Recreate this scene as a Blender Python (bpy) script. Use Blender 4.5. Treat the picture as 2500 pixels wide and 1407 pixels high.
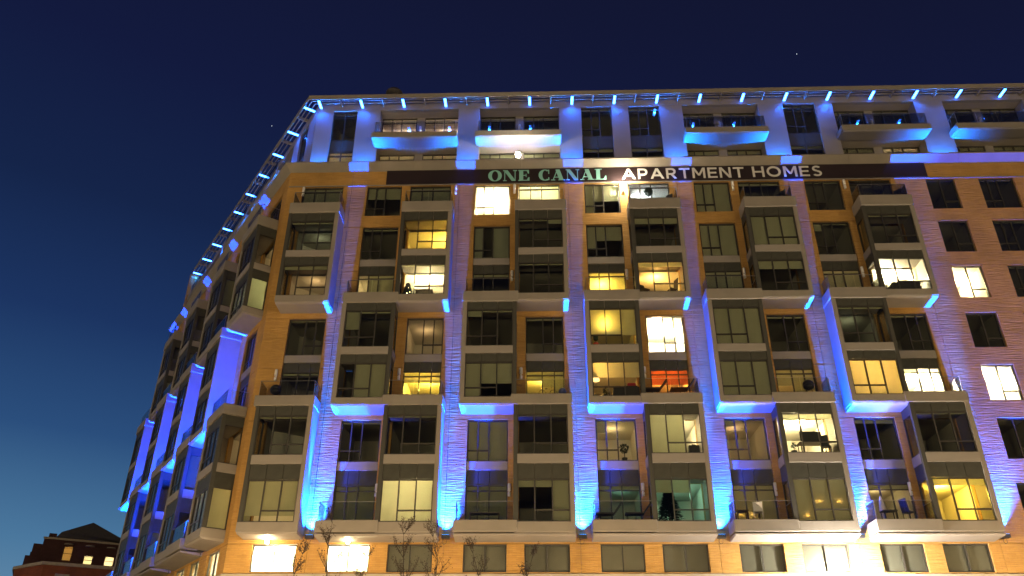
import bpy, bmesh, math, random
from mathutils import Matrix, Vector
R = math.radians
rnd = random.Random(7)
S = bpy.context.scene
for o in list(bpy.data.objects): bpy.data.objects.remove(o)
C = S.collection

# ------------------------------------------------------------------ camera
YAW, PITCH, ROLL = -0.0332, 0.4988, 0.0055
cam_d = bpy.data.cameras.new('camera'); cam = bpy.data.objects.new('camera', cam_d); C.objects.link(cam)
cam_d.sensor_width = 36; cam_d.lens = 28.08; cam_d.clip_end = 3000; cam_d.clip_start = .1
fw = Vector((math.sin(YAW)*math.cos(PITCH), math.cos(YAW)*math.cos(PITCH), math.sin(PITCH)))
r0 = Vector((math.cos(YAW), -math.sin(YAW), 0)); u0 = r0.cross(fw)
rr = math.cos(ROLL)*r0+math.sin(ROLL)*u0; uu = -math.sin(ROLL)*r0+math.cos(ROLL)*u0
m = Matrix((rr, uu, -fw)).transposed().to_4x4(); m.translation = (14.92, -40.78, 1.6)
cam.matrix_world = m; S.camera = cam

# ------------------------------------------------------------------ dusk sky
W = bpy.data.worlds.new('World'); S.world = W; W.use_nodes = True
nt = W.node_tree; nt.nodes.clear()
out = nt.nodes.new('ShaderNodeOutputWorld'); bg = nt.nodes.new('ShaderNodeBackground')
tc = nt.nodes.new('ShaderNodeTexCoord'); sx = nt.nodes.new('ShaderNodeSeparateXYZ'); ramp = nt.nodes.new('ShaderNodeValToRGB')
nt.links.new(tc.outputs['Generated'], sx.inputs[0])
dt = nt.nodes.new('ShaderNodeVectorMath'); dt.operation = 'DOT_PRODUCT'; dt.inputs[1].default_value = (-.6, .8, 0)   # towards the afterglow
nt.links.new(tc.outputs['Generated'], dt.inputs[0])
om = nt.nodes.new('ShaderNodeMath'); om.operation = 'MULTIPLY_ADD'; om.inputs[1].default_value = -.30; om.inputs[2].default_value = .30
nt.links.new(dt.outputs['Value'], om.inputs[0])
ma = nt.nodes.new('ShaderNodeMath'); ma.operation = 'ADD'
nt.links.new(om.outputs[0], ma.inputs[0]); nt.links.new(sx.outputs['Z'], ma.inputs[1])
nt.links.new(ma.outputs[0], ramp.inputs[0])
cr = ramp.color_ramp
stops = [(0, (.16, .285, .41)), (.08, (.135, .265, .40)), (.17, (.07, .185, .335)), (.29, (.024, .076, .20)),
         (.42, (.0115, .034, .118)), (.56, (.0075, .0178, .066)), (.72, (.0065, .0105, .047)), (.88, (.0062, .0085, .034)), (1, (.006, .0075, .027))]
cr.elements[0].position = 0; cr.elements[0].color = (*stops[0][1], 1)
cr.elements[1].position = 1; cr.elements[1].color = (*stops[-1][1], 1)
for p_, c_ in stops[1:-1]:
    e = cr.elements.new(p_); e.color = (*c_, 1)
nt.links.new(ramp.outputs[0], bg.inputs[0]); bg.inputs[1].default_value = 1
nt.links.new(bg.outputs[0], out.inputs[0])

# ------------------------------------------------------------------ exposure and sampling
S.view_settings.view_transform = 'Standard'; S.view_settings.look = 'None'
S.view_settings.exposure = 0; S.view_settings.gamma = 1
S.render.engine = 'CYCLES'
cy = S.cycles; cy.use_denoising = True; cy.max_bounces = 6; cy.diffuse_bounces = 3; cy.glossy_bounces = 3
cy.transmission_bounces = 4; cy.transparent_max_bounces = 24; cy.sample_clamp_indirect = 4; cy.sample_clamp_direct = 0
cy.caustics_reflective = False; cy.caustics_refractive = False
try: cy.denoiser = 'OPENIMAGEDENOISE'
except Exception: pass

# ------------------------------------------------------------------ helpers
def tag(o, label=None, cat=None, group=None, kind=None):
    if label: o['label'] = label
    if cat: o['category'] = cat
    if group: o['group'] = group
    if kind: o['kind'] = kind
    return o

def empty(name, mat=None, loc=None):
    o = bpy.data.objects.new(name, None); C.objects.link(o); o.empty_display_size = .2
    if mat is not None: o.matrix_basis = mat
    if loc is not None: o.location = loc
    return o

class MB:
    def __init__(s): s.v = []; s.f = []
    def add(s, vs, fs):
        b = len(s.v); s.v += [tuple(x) for x in vs]; s.f += [tuple(b+i for i in f) for f in fs]; return s
    def box(s, x0, x1, y0, y1, z0, z1):
        return s.add([(x0,y0,z0),(x1,y0,z0),(x1,y1,z0),(x0,y1,z0),(x0,y0,z1),(x1,y0,z1),(x1,y1,z1),(x0,y1,z1)],
                     [(0,3,2,1),(4,5,6,7),(0,1,5,4),(1,2,6,5),(2,3,7,6),(3,0,4,7)])
    def prism(s, poly, a, b, axis='x'):
        # poly: 2D points; extruded along axis between a and b
        n = len(poly)
        def P(t, p):
            return (t, p[0], p[1]) if axis == 'x' else ((p[0], t, p[1]) if axis == 'y' else (p[0], p[1], t))
        vs = [P(a, p) for p in poly]+[P(b, p) for p in poly]
        fs = [tuple(range(n))[::-1], tuple(range(n, 2*n))]+[(i, (i+1) % n, n+(i+1) % n, n+i) for i in range(n)]
        return s.add(vs, fs)
    def tube(s, p, q, r0, r1=None, n=6, cap=True):
        p = Vector(p); q = Vector(q); r1 = r0 if r1 is None else r1
        d = (q-p).normalized(); a = d.orthogonal().normalized(); b = d.cross(a)
        vs = []
        for c, r in ((p, r0), (q, r1)):
            for i in range(n):
                t = 2*math.pi*i/n; vs.append(c+(a*math.cos(t)+b*math.sin(t))*r)
        fs = [(i, (i+1) % n, n+(i+1) % n, n+i) for i in range(n)]
        if cap: fs += [tuple(range(n))[::-1], tuple(range(n, 2*n))]
        return s.add(vs, fs)
    def lathe(s, prof, c=(0,0,0), n=12):
        vs = []; fs = []
        for r, z in prof:
            for i in range(n):
                t = 2*math.pi*i/n; vs.append((c[0]+r*math.cos(t), c[1]+r*math.sin(t), c[2]+z))
        for k in range(len(prof)-1):
            for i in range(n):
                fs.append((k*n+i, k*n+(i+1) % n, (k+1)*n+(i+1) % n, (k+1)*n+i))
        fs += [tuple(range(n))[::-1], tuple(range((len(prof)-1)*n, len(prof)*n))]
        return s.add(vs, fs)
    def blob(s, c, r, n=10, jit=.15, sz=1, rg=rnd):
        prof = []
        vs = [(c[0], c[1], c[2]-r*sz)]; fs = []; k = max(4, n//2)
        for j in range(1, k):
            a = math.pi*j/k-math.pi/2
            for i in range(n):
                t = 2*math.pi*i/n; q = r*(1+rg.uniform(-jit, jit))
                vs.append((c[0]+q*math.cos(a)*math.cos(t), c[1]+q*math.cos(a)*math.sin(t), c[2]+q*math.sin(a)*sz))
        vs.append((c[0], c[1], c[2]+r*sz)); L = len(vs)-1
        for i in range(n):
            fs.append((0, 1+(i+1) % n, 1+i)); fs.append((L, L-n+i, L-n+(i+1) % n))
        for j in range(k-2):
            for i in range(n):
                a = 1+j*n; fs.append((a+i, a+(i+1) % n, a+n+(i+1) % n, a+n+i))
        return s.add(vs, fs)
    def mesh(s, name, mat, fix=True, smooth=False, bevel=0):
        me = bpy.data.meshes.new(name); me.from_pydata(s.v, [], s.f); me.materials.append(mat)
        if fix or bevel:
            bm = bmesh.new(); bm.from_mesh(me)
            if bevel:
                bmesh.ops.bevel(bm, geom=list(bm.edges), offset=bevel, segments=2, affect='EDGES', profile=.6)
            bmesh.ops.recalc_face_normals(bm, faces=bm.faces); bm.to_mesh(me); bm.free()
        if smooth:
            for p in me.polygons: p.use_smooth = True
        return me
    def build(s, name, mat, parent=None, matrix=None, **k):
        return link(name, s.mesh(name, mat, **k), parent, matrix)

def link(name, me, parent=None, matrix=None):
    o = bpy.data.objects.new(name, me); C.objects.link(o)
    if parent: o.parent = parent
    if matrix is not None: o.matrix_basis = matrix
    return o
T = Matrix.Translation
def TS(x, y, z, sx_, sy_, sz_): return Matrix.Translation((x, y, z)) @ Matrix.Diagonal((sx_, sy_, sz_, 1))

# ------------------------------------------------------------------ materials
def mat(name, col, rough=.6, metal=0, noise=0, nscale=2., stretch=(1,1,1), bump=0, bscale=20., bstretch=(1,1,1), bdist=.02, spec=.5):
    M = bpy.data.materials.new(name); M.use_nodes = True; n = M.node_tree; B = n.nodes['Principled BSDF']
    B.inputs['Base Color'].default_value = (*col, 1); B.inputs['Roughness'].default_value = rough
    B.inputs['Metallic'].default_value = metal; B.inputs['Specular IOR Level'].default_value = spec
    if noise or bump:
        t = n.nodes.new('ShaderNodeTexCoord')
    if noise:
        mp = n.nodes.new('ShaderNodeMapping'); mp.inputs['Scale'].default_value = stretch
        n.links.new(t.outputs['Object'], mp.inputs[0])
        nz = n.nodes.new('ShaderNodeTexNoise'); nz.inputs['Scale'].default_value = nscale; nz.inputs['Detail'].default_value = 6
        n.links.new(mp.outputs[0], nz.inputs[0])
        rp = n.nodes.new('ShaderNodeValToRGB'); rp.color_ramp.elements[0].position = .3; rp.color_ramp.elements[1].position = .7
        rp.color_ramp.elements[0].color = (*[c*(1-noise) for c in col], 1)
        rp.color_ramp.elements[1].color = (*[min(1, c*(1+noise)) for c in col], 1)
        n.links.new(nz.outputs[0], rp.inputs[0]); n.links.new(rp.outputs[0], B.inputs['Base Color'])
    if bump:
        mp = n.nodes.new('ShaderNodeMapping'); mp.inputs['Scale'].default_value = bstretch
        n.links.new(t.outputs['Object'], mp.inputs[0])
        nz = n.nodes.new('ShaderNodeTexNoise'); nz.inputs['Scale'].default_value = bscale; nz.inputs['Detail'].default_value = 4
        n.links.new(mp.outputs[0], nz.inputs[0])
        bp = n.nodes.new('ShaderNodeBump'); bp.inputs['Strength'].default_value = bump; bp.inputs['Distance'].default_value = bdist
        n.links.new(nz.outputs[0], bp.inputs['Height']); n.links.new(bp.outputs[0], B.inputs['Normal'])
    return M

def emis(name, col, st):
    M = bpy.data.materials.new(name); M.use_nodes = True; n = M.node_tree; B = n.nodes['Principled BSDF']
    B.inputs['Base Color'].default_value = (*[min(c, .8) for c in col], 1)
    B.inputs['Emission Color'].default_value = (*col, 1); B.inputs['Emission Strength'].default_value = st
    return M

def glassmat(name, tint, reflect=1.0, rough=.02):
    M = bpy.data.materials.new(name); M.use_nodes = True; n = M.node_tree; n.nodes.clear()
    o = n.nodes.new('ShaderNodeOutputMaterial'); mx = n.nodes.new('ShaderNodeMixShader')
    tr = n.nodes.new('ShaderNodeBsdfTransparent'); gl = n.nodes.new('ShaderNodeBsdfGlossy'); fr = n.nodes.new('ShaderNodeFresnel')
    tr.inputs[0].default_value = (*tint, 1); gl.inputs['Roughness'].default_value = rough; fr.inputs[0].default_value = 1.5
    mu = n.nodes.new('ShaderNodeMath'); mu.operation = 'MULTIPLY'; mu.inputs[1].default_value = reflect
    n.links.new(fr.outputs[0], mu.inputs[0]); n.links.new(mu.outputs[0], mx.inputs[0])
    n.links.new(tr.outputs[0], mx.inputs[1]); n.links.new(gl.outputs[0], mx.inputs[2]); n.links.new(mx.outputs[0], o.inputs[0])
    return M

def blindmat(name, col, trans=.45):
    M = bpy.data.materials.new(name); M.use_nodes = True; n = M.node_tree; n.nodes.clear()
    o = n.nodes.new('ShaderNodeOutputMaterial'); mx = n.nodes.new('ShaderNodeMixShader'); mx.inputs[0].default_value = trans
    d = n.nodes.new('ShaderNodeBsdfDiffuse'); t = n.nodes.new('ShaderNodeBsdfTranslucent')
    tcn = n.nodes.new('ShaderNodeTexCoord'); nz = n.nodes.new('ShaderNodeTexNoise'); nz.inputs['Scale'].default_value = 1.3
    rp = n.nodes.new('ShaderNodeValToRGB')
    rp.color_ramp.elements[0].color = (*[c*.8 for c in col], 1); rp.color_ramp.elements[1].color = (*[min(1, c*1.15) for c in col], 1)
    n.links.new(tcn.outputs['Object'], nz.inputs[0]); n.links.new(nz.outputs[0], rp.inputs[0])
    n.links.new(rp.outputs[0], d.inputs[0]); n.links.new(rp.outputs[0], t.inputs[0])
    n.links.new(d.outputs[0], mx.inputs[1]); n.links.new(t.outputs[0], mx.inputs[2]); n.links.new(mx.outputs[0], o.inputs[0])
    return M

def brickmat(name, c1, c2, cm):
    M = bpy.data.materials.new(name); M.use_nodes = True; n = M.node_tree; B = n.nodes['Principled BSDF']
    B.inputs['Roughness'].default_value = .85; B.inputs['Specular IOR Level'].default_value = .2
    t = n.nodes.new('ShaderNodeTexCoord'); sp = n.nodes.new('ShaderNodeSeparateXYZ'); cb = n.nodes.new('ShaderNodeCombineXYZ')
    n.links.new(t.outputs['Object'], sp.inputs[0]); n.links.new(sp.outputs[0], cb.inputs[0]); n.links.new(sp.outputs[2], cb.inputs[1])
    bk = n.nodes.new('ShaderNodeTexBrick'); bk.inputs['Scale'].default_value = 1; bk.inputs['Brick Width'].default_value = .42
    bk.inputs['Row Height'].default_value = .085; bk.inputs['Mortar Size'].default_value = .007; bk.inputs['Bias'].default_value = -.2
    bk.inputs['Color1'].default_value = (*c1, 1); bk.inputs['Color2'].default_value = (*c2, 1); bk.inputs['Mortar'].default_value = (*cm, 1)
    n.links.new(cb.outputs[0], bk.inputs['Vector'])
    mp = n.nodes.new('ShaderNodeMapping'); mp.inputs['Scale'].default_value = (.9, .9, .9); n.links.new(t.outputs['Object'], mp.inputs[0])
    nz = n.nodes.new('ShaderNodeTexNoise'); nz.inputs['Scale'].default_value = .5; nz.inputs['Detail'].default_value = 7; nz.inputs['Roughness'].default_value = .6
    n.links.new(mp.outputs[0], nz.inputs[0])
    mr = n.nodes.new('ShaderNodeMapRange'); mr.inputs[1].default_value = .3; mr.inputs[2].default_value = .7; mr.inputs[3].default_value = .78; mr.inputs[4].default_value = 1.18
    n.links.new(nz.outputs[0], mr.inputs[0])
    mx = n.nodes.new('ShaderNodeMix'); mx.data_type = 'RGBA'; mx.blend_type = 'MULTIPLY'; mx.inputs[0].default_value = 1
    n.links.new(bk.outputs[0], mx.inputs[6]); n.links.new(mr.outputs[0], mx.inputs[7]); n.links.new(mx.outputs[2], B.inputs['Base Color'])
    # relief: split-face courses
    mp2 = n.nodes.new('ShaderNodeMapping'); mp2.inputs['Scale'].default_value = (1.2, 1.2, 13); n.links.new(t.outputs['Object'], mp2.inputs[0])
    n2 = n.nodes.new('ShaderNodeTexNoise'); n2.inputs['Scale'].default_value = 1; n2.inputs['Detail'].default_value = 3
    n.links.new(mp2.outputs[0], n2.inputs[0])
    mm = n.nodes.new('ShaderNodeMath'); mm.operation = 'MULTIPLY_ADD'; mm.inputs[1].default_value = -.5
    n.links.new(bk.outputs[1], mm.inputs[0]); n.links.new(n2.outputs[0], mm.inputs[2])
    bp = n.nodes.new('ShaderNodeBump'); bp.inputs['Strength'].default_value = 1; bp.inputs['Distance'].default_value = .065
    n.links.new(mm.outputs[0], bp.inputs['Height']); n.links.new(bp.outputs[0], B.inputs['Normal'])
    return M

BRICK = brickmat('ochre_brick', (.49, .275, .078), (.43, .232, .064), (.38, .21, .074))
BACK = mat('wall_core', (.25, .16, .08), .9)
TAUPE = mat('taupe_render', (.222, .192, .158), .7, noise=.10, nscale=.8, bump=.15, bscale=40, bdist=.01)
PALE = mat('pale_band', (.24, .21, .18), .65, noise=.08, nscale=1.5)
DARKP = mat('dark_spandrel_metal', (.048, .047, .037), .55, spec=.25, noise=.12, nscale=2.2)
POST = mat('dark_post_metal', (.055, .052, .043), .55, spec=.25, noise=.1, nscale=1.5)
FRAME = mat('dark_window_frame', (.036, .031, .025), .4)
PENT = mat('penthouse_cladding', (.215, .195, .185), .6, noise=.07, nscale=.7)
SOFF = mat('soffit_cladding', (.27, .235, .205), .65, noise=.07, nscale=.9)
STONE = mat('pale_base_stone', (.33, .28, .22), .8, noise=.12, nscale=1.2, bump=.3)
SIGNB = mat('sign_board_black', (.021, .012, .013), .5, noise=.2, nscale=.5)
TEAL = mat('teal_letter_paint', (.23, .50, .45), .5)
WHITE = mat('white_letter_paint', (.62, .60, .57), .5)
GLASS = glassmat('window_glass', (.88, .90, .87), .6)
RGLASS = glassmat('railing_glass', (.93, .94, .93), .7)
BLIND = blindmat('roller_blind', (.46, .45, .30), .35)
BLINDL = blindmat('pale_roller_blind', (.62, .59, .40), .42)
BLINDR = blindmat('red_orange_blind', (.62, .22, .12), .5)
BLINDG = blindmat('grey_film', (.30, .27, .225), .1)
CURT = blindmat('curtain_cloth', (.4, .4, .3), .3)
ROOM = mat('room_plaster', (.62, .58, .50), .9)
ROOMD = mat('room_plaster_dim', (.34, .31, .25), .9)  # darker copy of the room plaster, shade of unlit rooms put into its colour
STEEL = mat('railing_steel', (.32, .30, .28), .35, metal=.8)
BLACK = mat('black_metal', (.02, .02, .022), .45)
WOODD = mat('dark_furniture_wood', (.05, .03, .02), .5)
CLOTH = mat('dark_sofa_cloth', (.05, .045, .045), .9)
REDC = mat('red_cushion_cloth', (.35, .03, .04), .9)
LEAF = mat('dark_green_leaves', (.035, .05, .025), .8)
FIR = mat('fir_needles', (.025, .03, .02), .9)
POT = mat('red_clay_pot', (.55, .06, .03), .5)
WLAMP = mat('white_lamp_body', (.62, .58, .56), .4)
BLUETUBE = emis('blue_led_tube', (.03, .16, 1.0), 26)
BLUELENS = emis('blue_led_lens', (.05, .35, 1.0), 8)
WARMBULB = emis('warm_bulb', (1, .78, .42), 30)
WHITEBULB = emis('white_bulb', (1, .93, .78), 60)
CANDLE = emis('candle_flame', (1, .55, .12), 18)
BARK = mat('twig_bark', (.055, .038, .028), .9, noise=.3, nscale=8)
BUD = mat('dry_leaf', (.06, .035, .02), .9)
ASPH = mat('asphalt', (.05, .05, .052), .85, noise=.2, nscale=3, bump=.3)
PAVE = mat('pavement_concrete', (.26, .25, .23), .85, noise=.15, nscale=2)
OLDB = brickmat('dark_old_brick', (.085, .036, .034), (.065, .028, .026), (.08, .05, .042))
REDB = brickmat('red_brick', (.26, .075, .035), (.20, .06, .03), (.18, .09, .06))
SLATE = mat('roof_slate', (.035, .03, .032), .7, noise=.2, nscale=4)
CORN = mat('weathered_cornice', (.30, .25, .19), .7, noise=.15, nscale=3)

CUBES = {}
def cube(mt):
    if mt.name not in CUBES:
        CUBES[mt.name] = MB().box(0,1,0,1,0,1).mesh('piece_'+mt.name, mt, fix=False)
    return CUBES[mt.name]
def sheet(mt):   # one layer of roller blind cloth
    k = 'sheet_'+mt.name
    if k not in CUBES: CUBES[k] = MB().add([(0,0,0),(1,0,0),(1,0,1),(0,0,1)], [(0,1,2,3)]).mesh('blind_cloth', mt, fix=False)
    return CUBES[k]
def piece(name, mt, parent, u0, u1, y0, y1, z0, z1):
    return link(name, cube(mt), parent, TS(u0, y0, z0, u1-u0, y1-y0, z1-z0))

def spot(name, M, loc, target, power, col, size, blend, radius=.05, parent=None):
    d = bpy.data.lights.new(name, 'SPOT'); d.energy = power; d.color = col; d.spot_size = R(size); d.spot_blend = blend
    d.shadow_soft_size = radius
    o = bpy.data.objects.new(name, d); C.objects.link(o)
    a = M @ Vector(loc); b = M @ Vector(target)
    q = (b-a).to_track_quat('-Z', 'Y').to_matrix().to_4x4(); q.translation = a
    if parent:
        o.parent = parent; o.matrix_parent_inverse = Matrix.Identity(4)
        o.matrix_basis = parent.matrix_basis.inverted() @ q
    else: o.matrix_world = q
    return o
def point(name, M, loc, power, col, radius=.12, parent=None, pm=None):
    d = bpy.data.lights.new(name, 'POINT'); d.energy = power; d.color = col; d.shadow_soft_size = radius
    o = bpy.data.objects.new(name, d); C.objects.link(o)
    a = M @ Vector(loc)
    if parent:
        o.parent = parent; o.matrix_basis = (pm or parent.matrix_basis).inverted() @ Matrix.Translation(a)
    else: o.location = a
    return o

# ------------------------------------------------------------------ frames of the two fronts
I4 = Matrix.Identity(4)
AZ = R(36.0)
dL = Vector((-math.sin(AZ), math.cos(AZ), 0)); inL = Vector((math.cos(AZ), math.sin(AZ), 0))
ML = Matrix((dL, inL, Vector((0,0,1)))).transposed().to_4x4(); ML.translation = Vector((-.6,0,0))+dL*.6
MR = I4
U = 6.79

# ------------------------------------------------------------------ ground, road, pavement
g = MB().box(-500, 500, -500, 500, -.5, 0).build('ground', ASPH); tag(g, kind='structure')
g = MB().box(-60, 80, -9.5, 40, 0, .13).build('pavement', PAVE); tag(g, kind='structure')
g = MB().box(-60, 80, -9.75, -9.5, 0, .14).build('kerb', STONE); tag(g, kind='structure')
g = MB()
for k in range(24): g.box(-60+k*6, -57+k*6, -20.1, -19.95, .0, .004)
tag(g.build('road_marking', WHITE), kind='structure')
g = MB().box(-60, 80, -60, -30, 0, .13).build('far_pavement', PAVE); tag(g, kind='structure')

# ------------------------------------------------------------------ the building
BLD = empty('apartment_building')
tag(BLD, 'large ochre brick apartment building with projecting bays washed in blue light', 'building')

LIGHT = {  # colour, power, room finish
 'W': ((1, .80, .42), 900), 'X': ((1, .84, .52), 1800), 'Y': ((1, .62, .08), 330), 'V': ((1, .62, .07), 700), 'O': ((1, .55, .14), 210),
 'D': ((1, .70, .30), 40), 'E': ((1, .62, .28), 16), 'T': ((.40, .95, .72), 75), 'B': ((.70, .80, 1), 220), 'G': ((.95, .92, .50), 120),
 'R': ((1, .36, .05), 190), 'P': ((1, .66, .48), 110), 'Q': ((.8, .85, .55), 8)}
AC3 = [(1/3, 0), (1/3, .27), (1/3, .27)]; B3 = [(1/3, .27), (1/3, .27), (1/3, 0)]
FL = [(.26, .27), (.27, .27), (.47, 0)]; FLB = [(.46, 0), (.28, .27), (.26, .27)]
DR = [(.29, 0), (.27, 0), (.44, 0)]; DRB = [(.42, 0), (.32, 0), (.26, 0)]
SG = [(.5, 0), (.5, .27)]; BS = [(.5, 0), (.5, 0)]; FIX1 = [(1, 0)]
FCACHE = {}
def frame_mesh(w, h, cfg, bar, top):
    key = (round(w, 3), round(h, 3), tuple(cfg), bar, top)
    if key in FCACHE: return FCACHE[key]
    b = MB(); e = .004
    b.box(0, w, 0, .09, 0, .055); b.box(0, w, 0, .09, h-.06, h)
    b.box(0, .055, 0, .09, .055, h-.06); b.box(w-.055, w, 0, .09, .055, h-.06)
    cells = []; x = 0
    xs = [0]
    for f_, t_ in cfg: xs.append(xs[-1]+f_*w)
    xs[-1] = w
    for i, (f_, t_) in enumerate(cfg):
        a = xs[i]+(.055 if i == 0 else bar/2); c = xs[i+1]-(.055 if i == len(cfg)-1 else bar/2)
        if i: b.box(xs[i]-bar/2, xs[i]+bar/2, .002, .088, .055, h-.06)
        zt = h-.06
        if top:
            b.box(a, c, .004, .086, h-top-.025, h-top+.025); cells.append((a, c, h-top+.025, h-.06, i)); zt = h-top-.025
        if t_:
            z = t_*h; b.box(a, c, .004, .086, z-.03, z+.03)
            cells.append((a, c, .055, z-.03, i)); cells.append((a, c, z+.03, zt, i))
        else: cells.append((a, c, .055, zt, i))
    FCACHE[key] = (b.mesh('window_frame', FRAME, fix=False), cells, xs)
    return FCACHE[key]

def window(M, u0, u1, z0, z1, y, cfg, blinds=None, light=None, bm=None, top=0, bar=.06, room=True, depth=3.6, roomy=None, lp=None, name='window', floor=.0, ru=.12, dim=1.0):
    """a window of the building: frame mesh > panes, blinds, room behind it, lamp in the room"""
    w, h = u1-u0, z1-z0
    me, cells, xs = frame_mesh(w, h, cfg, bar, top)
    pm = M @ Matrix.Translation((u0, y, z0))
    o = link(name, me, BLD, pm)
    for a, c, p, q, i in cells:
        piece('pane', GLASS, o, a-.008, c+.008, .035, .047, p-.008, q+.008)
    if blinds:
        bm = bm or BLIND
        mats = bm if isinstance(bm, (list, tuple)) else [bm]*len(cfg)
        for i, bl in enumerate(blinds):
            if bl > 0:
                link('blind', sheet(mats[i]), o, TS(xs[i]+.012, .13, h-.03-(h-.06)*bl, xs[i+1]-xs[i]-.024, 1, (h-.06)*bl))
    if room:
        ry = (roomy if roomy is not None else .30-y)
        rb = MB(); a0, a1, b0, b1, c0, c1 = -ru, w+ru, ry, ry+depth, -floor, h+.10
        rb.add([(a0,b0,c0),(a1,b0,c0),(a1,b1,c0),(a0,b1,c0),(a0,b0,c1),(a1,b0,c1),(a1,b1,c1),(a0,b1,c1)],
               [(0,1,2,3),(4,7,6,5),(1,5,6,2),(3,2,6,7),(0,3,7,4)])
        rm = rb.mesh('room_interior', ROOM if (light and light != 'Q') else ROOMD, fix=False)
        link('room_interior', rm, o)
    if light:
        col, pw = LIGHT[light]
        lu, ly, lz = lp or (w*.5+rnd.uniform(-.3, .3), ry+1.6 if room else 1.5, h-.35)
        point('room_lamp', pm, (lu, ly, lz), pw*dim, col, .12, parent=o, pm=pm)
    return o

def bay(M, kind, ub, zb, blA, blB, mirror_side=None):
    """two-storey projecting bay: part bay_window > parapet, panels, bands, posts"""
    lo, hi = {'A': (.14, 3.19), 'C': (.18, 3.22), 'B': (4.07, 7.08)}[kind]
    plo, phi = {'A': (0, 3.21), 'C': (.17, 3.24), 'B': (4.05, 7.18)}[kind]
    z = zb
    # levels: bottom, beam top, w1 top, spandrel top, band top, w2 top, panel top, parapet top
    b0, b1, w1, s1, p1, w2, s2, t1 = z
    lo += ub; hi += ub; plo += ub; phi += ub
    F = -1.25; sol = 'r' if kind in 'AC' else 'l'; fw_ = .24; pw_ = .2
    if sol == 'r': g0, g1 = lo+pw_, hi-fw_; f0, f1 = hi-fw_, hi; d0, d1 = lo, lo+pw_
    else: g0, g1 = lo+fw_, hi-pw_; f0, f1 = lo, lo+fw_; d0, d1 = hi-pw_, hi
    fr = MB()
    fr.box(f0, f1, F, -.002, b1, s2)                       # solid side and front post
    fr.box(lo, hi, F, -.002, b0+.10, b1)                       # bottom beam
    fr.box(g0, g1, F+.16, -.002, w1+.05, p1-.05)           # floor slab behind the spandrel
    fr.box(g0, g1, F+.16, -.002, w2+.05, s2-.002)
    o = fr.build('bay_window', TAUPE, BLD, M)
    so = MB(); so.prism([(F+.06, b0+.098), (F+.06, b0+.05), (F+.16, b0), (-.003, b0-.06), (-.003, b0+.098)], lo+.03, hi-.03)
    so.build('soffit', SOFF, o)
    pr = MB().box(plo, phi, F-.05, -.004, s2+.003, t1); pr.build('parapet', TAUPE, o, bevel=.035)
    piece('corner_post', POST, o, d0, d1, F+.02, F+.22, b1, s2)
    # panels, three over the upper window, three between the windows, and pale bands
    n = 3; w = (g1-g0)/n
    for (za, zc) in ((w1, s1), (w2, s2)):
        for i in range(n):
            piece('panel', DARKP, o, g0+i*w+.012, g0+(i+1)*w-.012, F+.05, F+.10, za+.012, zc-.012)
    piece('band', PALE, o, g0, g1, F-.01, F+.12, s1, p1)
    # side glazing
    if sol == 'r': MS = M @ Matrix(((0,1,0,lo+.02),(1,0,0,F+.22),(0,0,1,0),(0,0,0,1)))
    else: MS = M @ Matrix(((0,-1,0,hi-.02),(1,0,0,F+.22),(0,0,1,0),(0,0,0,1)))
    L = -.003-(F+.22)
    bk = link('side_panel', cube(DARKP), o, (M.inverted() @ MS) @ TS(0, .03, w1, L, .05, s1-w1))
    link('side_band', cube(PALE), o, (M.inverted() @ MS) @ TS(0, -.01, s1, L, .12, p1-s1))
    link('side_panel', cube(DARKP), o, (M.inverted() @ MS) @ TS(0, .03, w2, L, .05, s2-w2))
    cfg = AC3 if sol == 'r' else B3
    sb = {}
    for (za, zc, st) in ((b1, w1, blA), (p1, w2, blB)):
        st = dict(st or {})
        window(M, g0, g1, za, zc, F+.06, cfg, roomy=-F-.06+.3, lp=st.pop('lp', (1.3, 2.1, zc-za-.35)), **st)
        window(MS, 0, L, za, zc, .03, FIX1, blinds=[st.get('side', 1)] if st.get('blinds') and sum(st['blinds']) > 2 else None, bm=st.get('bm'), room=False, name='side_window')
    # bay ceiling lining is the slab above; floor under lower window is the beam
    return o

def flush(M, u0, u1, zb, zt, lo_st, up_st, dcfg, wcfg, zl):
    """two-storey opening flush with the brick: window, pale band, three panels, door-height window"""
    s0, s1, w0 = zl   # spandrel bottom/top, upper window bottom
    window(M, u0+.02, u1-.02, w0, zt-.02, .12, wcfg, **up_st)
    piece('band', PALE, BLD, 0, 1, 0, 1, 0, 1).matrix_basis = M @ TS(u0+.02, .06, s1, u1-u0-.04, .14, w0-s1)
    cfgw = [f for f, t in dcfg]; x = u0+.02; w = u1-u0-.04
    for f in cfgw:
        link('panel', cube(DARKP), BLD, M @ TS(x+.01, .13, s0+.01, f*w-.02, .06, s1-s0-.02)); x += f*w
    window(M, u0+.02, u1-.02, zb, s0, .12, dcfg, top=.30, **lo_st)

def railing(M, u0, u1, z, y0=-1.14, h=.86):
    o = MB()
    o.tube((u0, y0, z+h), (u1, y0, z+h), .014, n=4); o.tube((u0, y0, z+h), (u0, -.02, z+h), .014, n=4); o.tube((u1, y0, z+h), (u1, -.02, z+h), .014, n=4)
    for u in (u0, u1): o.tube((u, y0, z), (u, y0, z+h), .014, n=4)
    q = o.build('balcony_railing', STEEL, BLD, M)
    n = 2
    for i in range(n):
        w = (u1-u0)/n; piece('pane', RGLASS, q, u0+i*w+.02, u0+(i+1)*w-.02, y0-.006, y0+.006, z+.02, z+h-.02)
    for u in (u0, u1): piece('pane', RGLASS, q, u-.006, u+.006, y0+.03, -.05, z+.02, z+h-.02)
    return q

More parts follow.
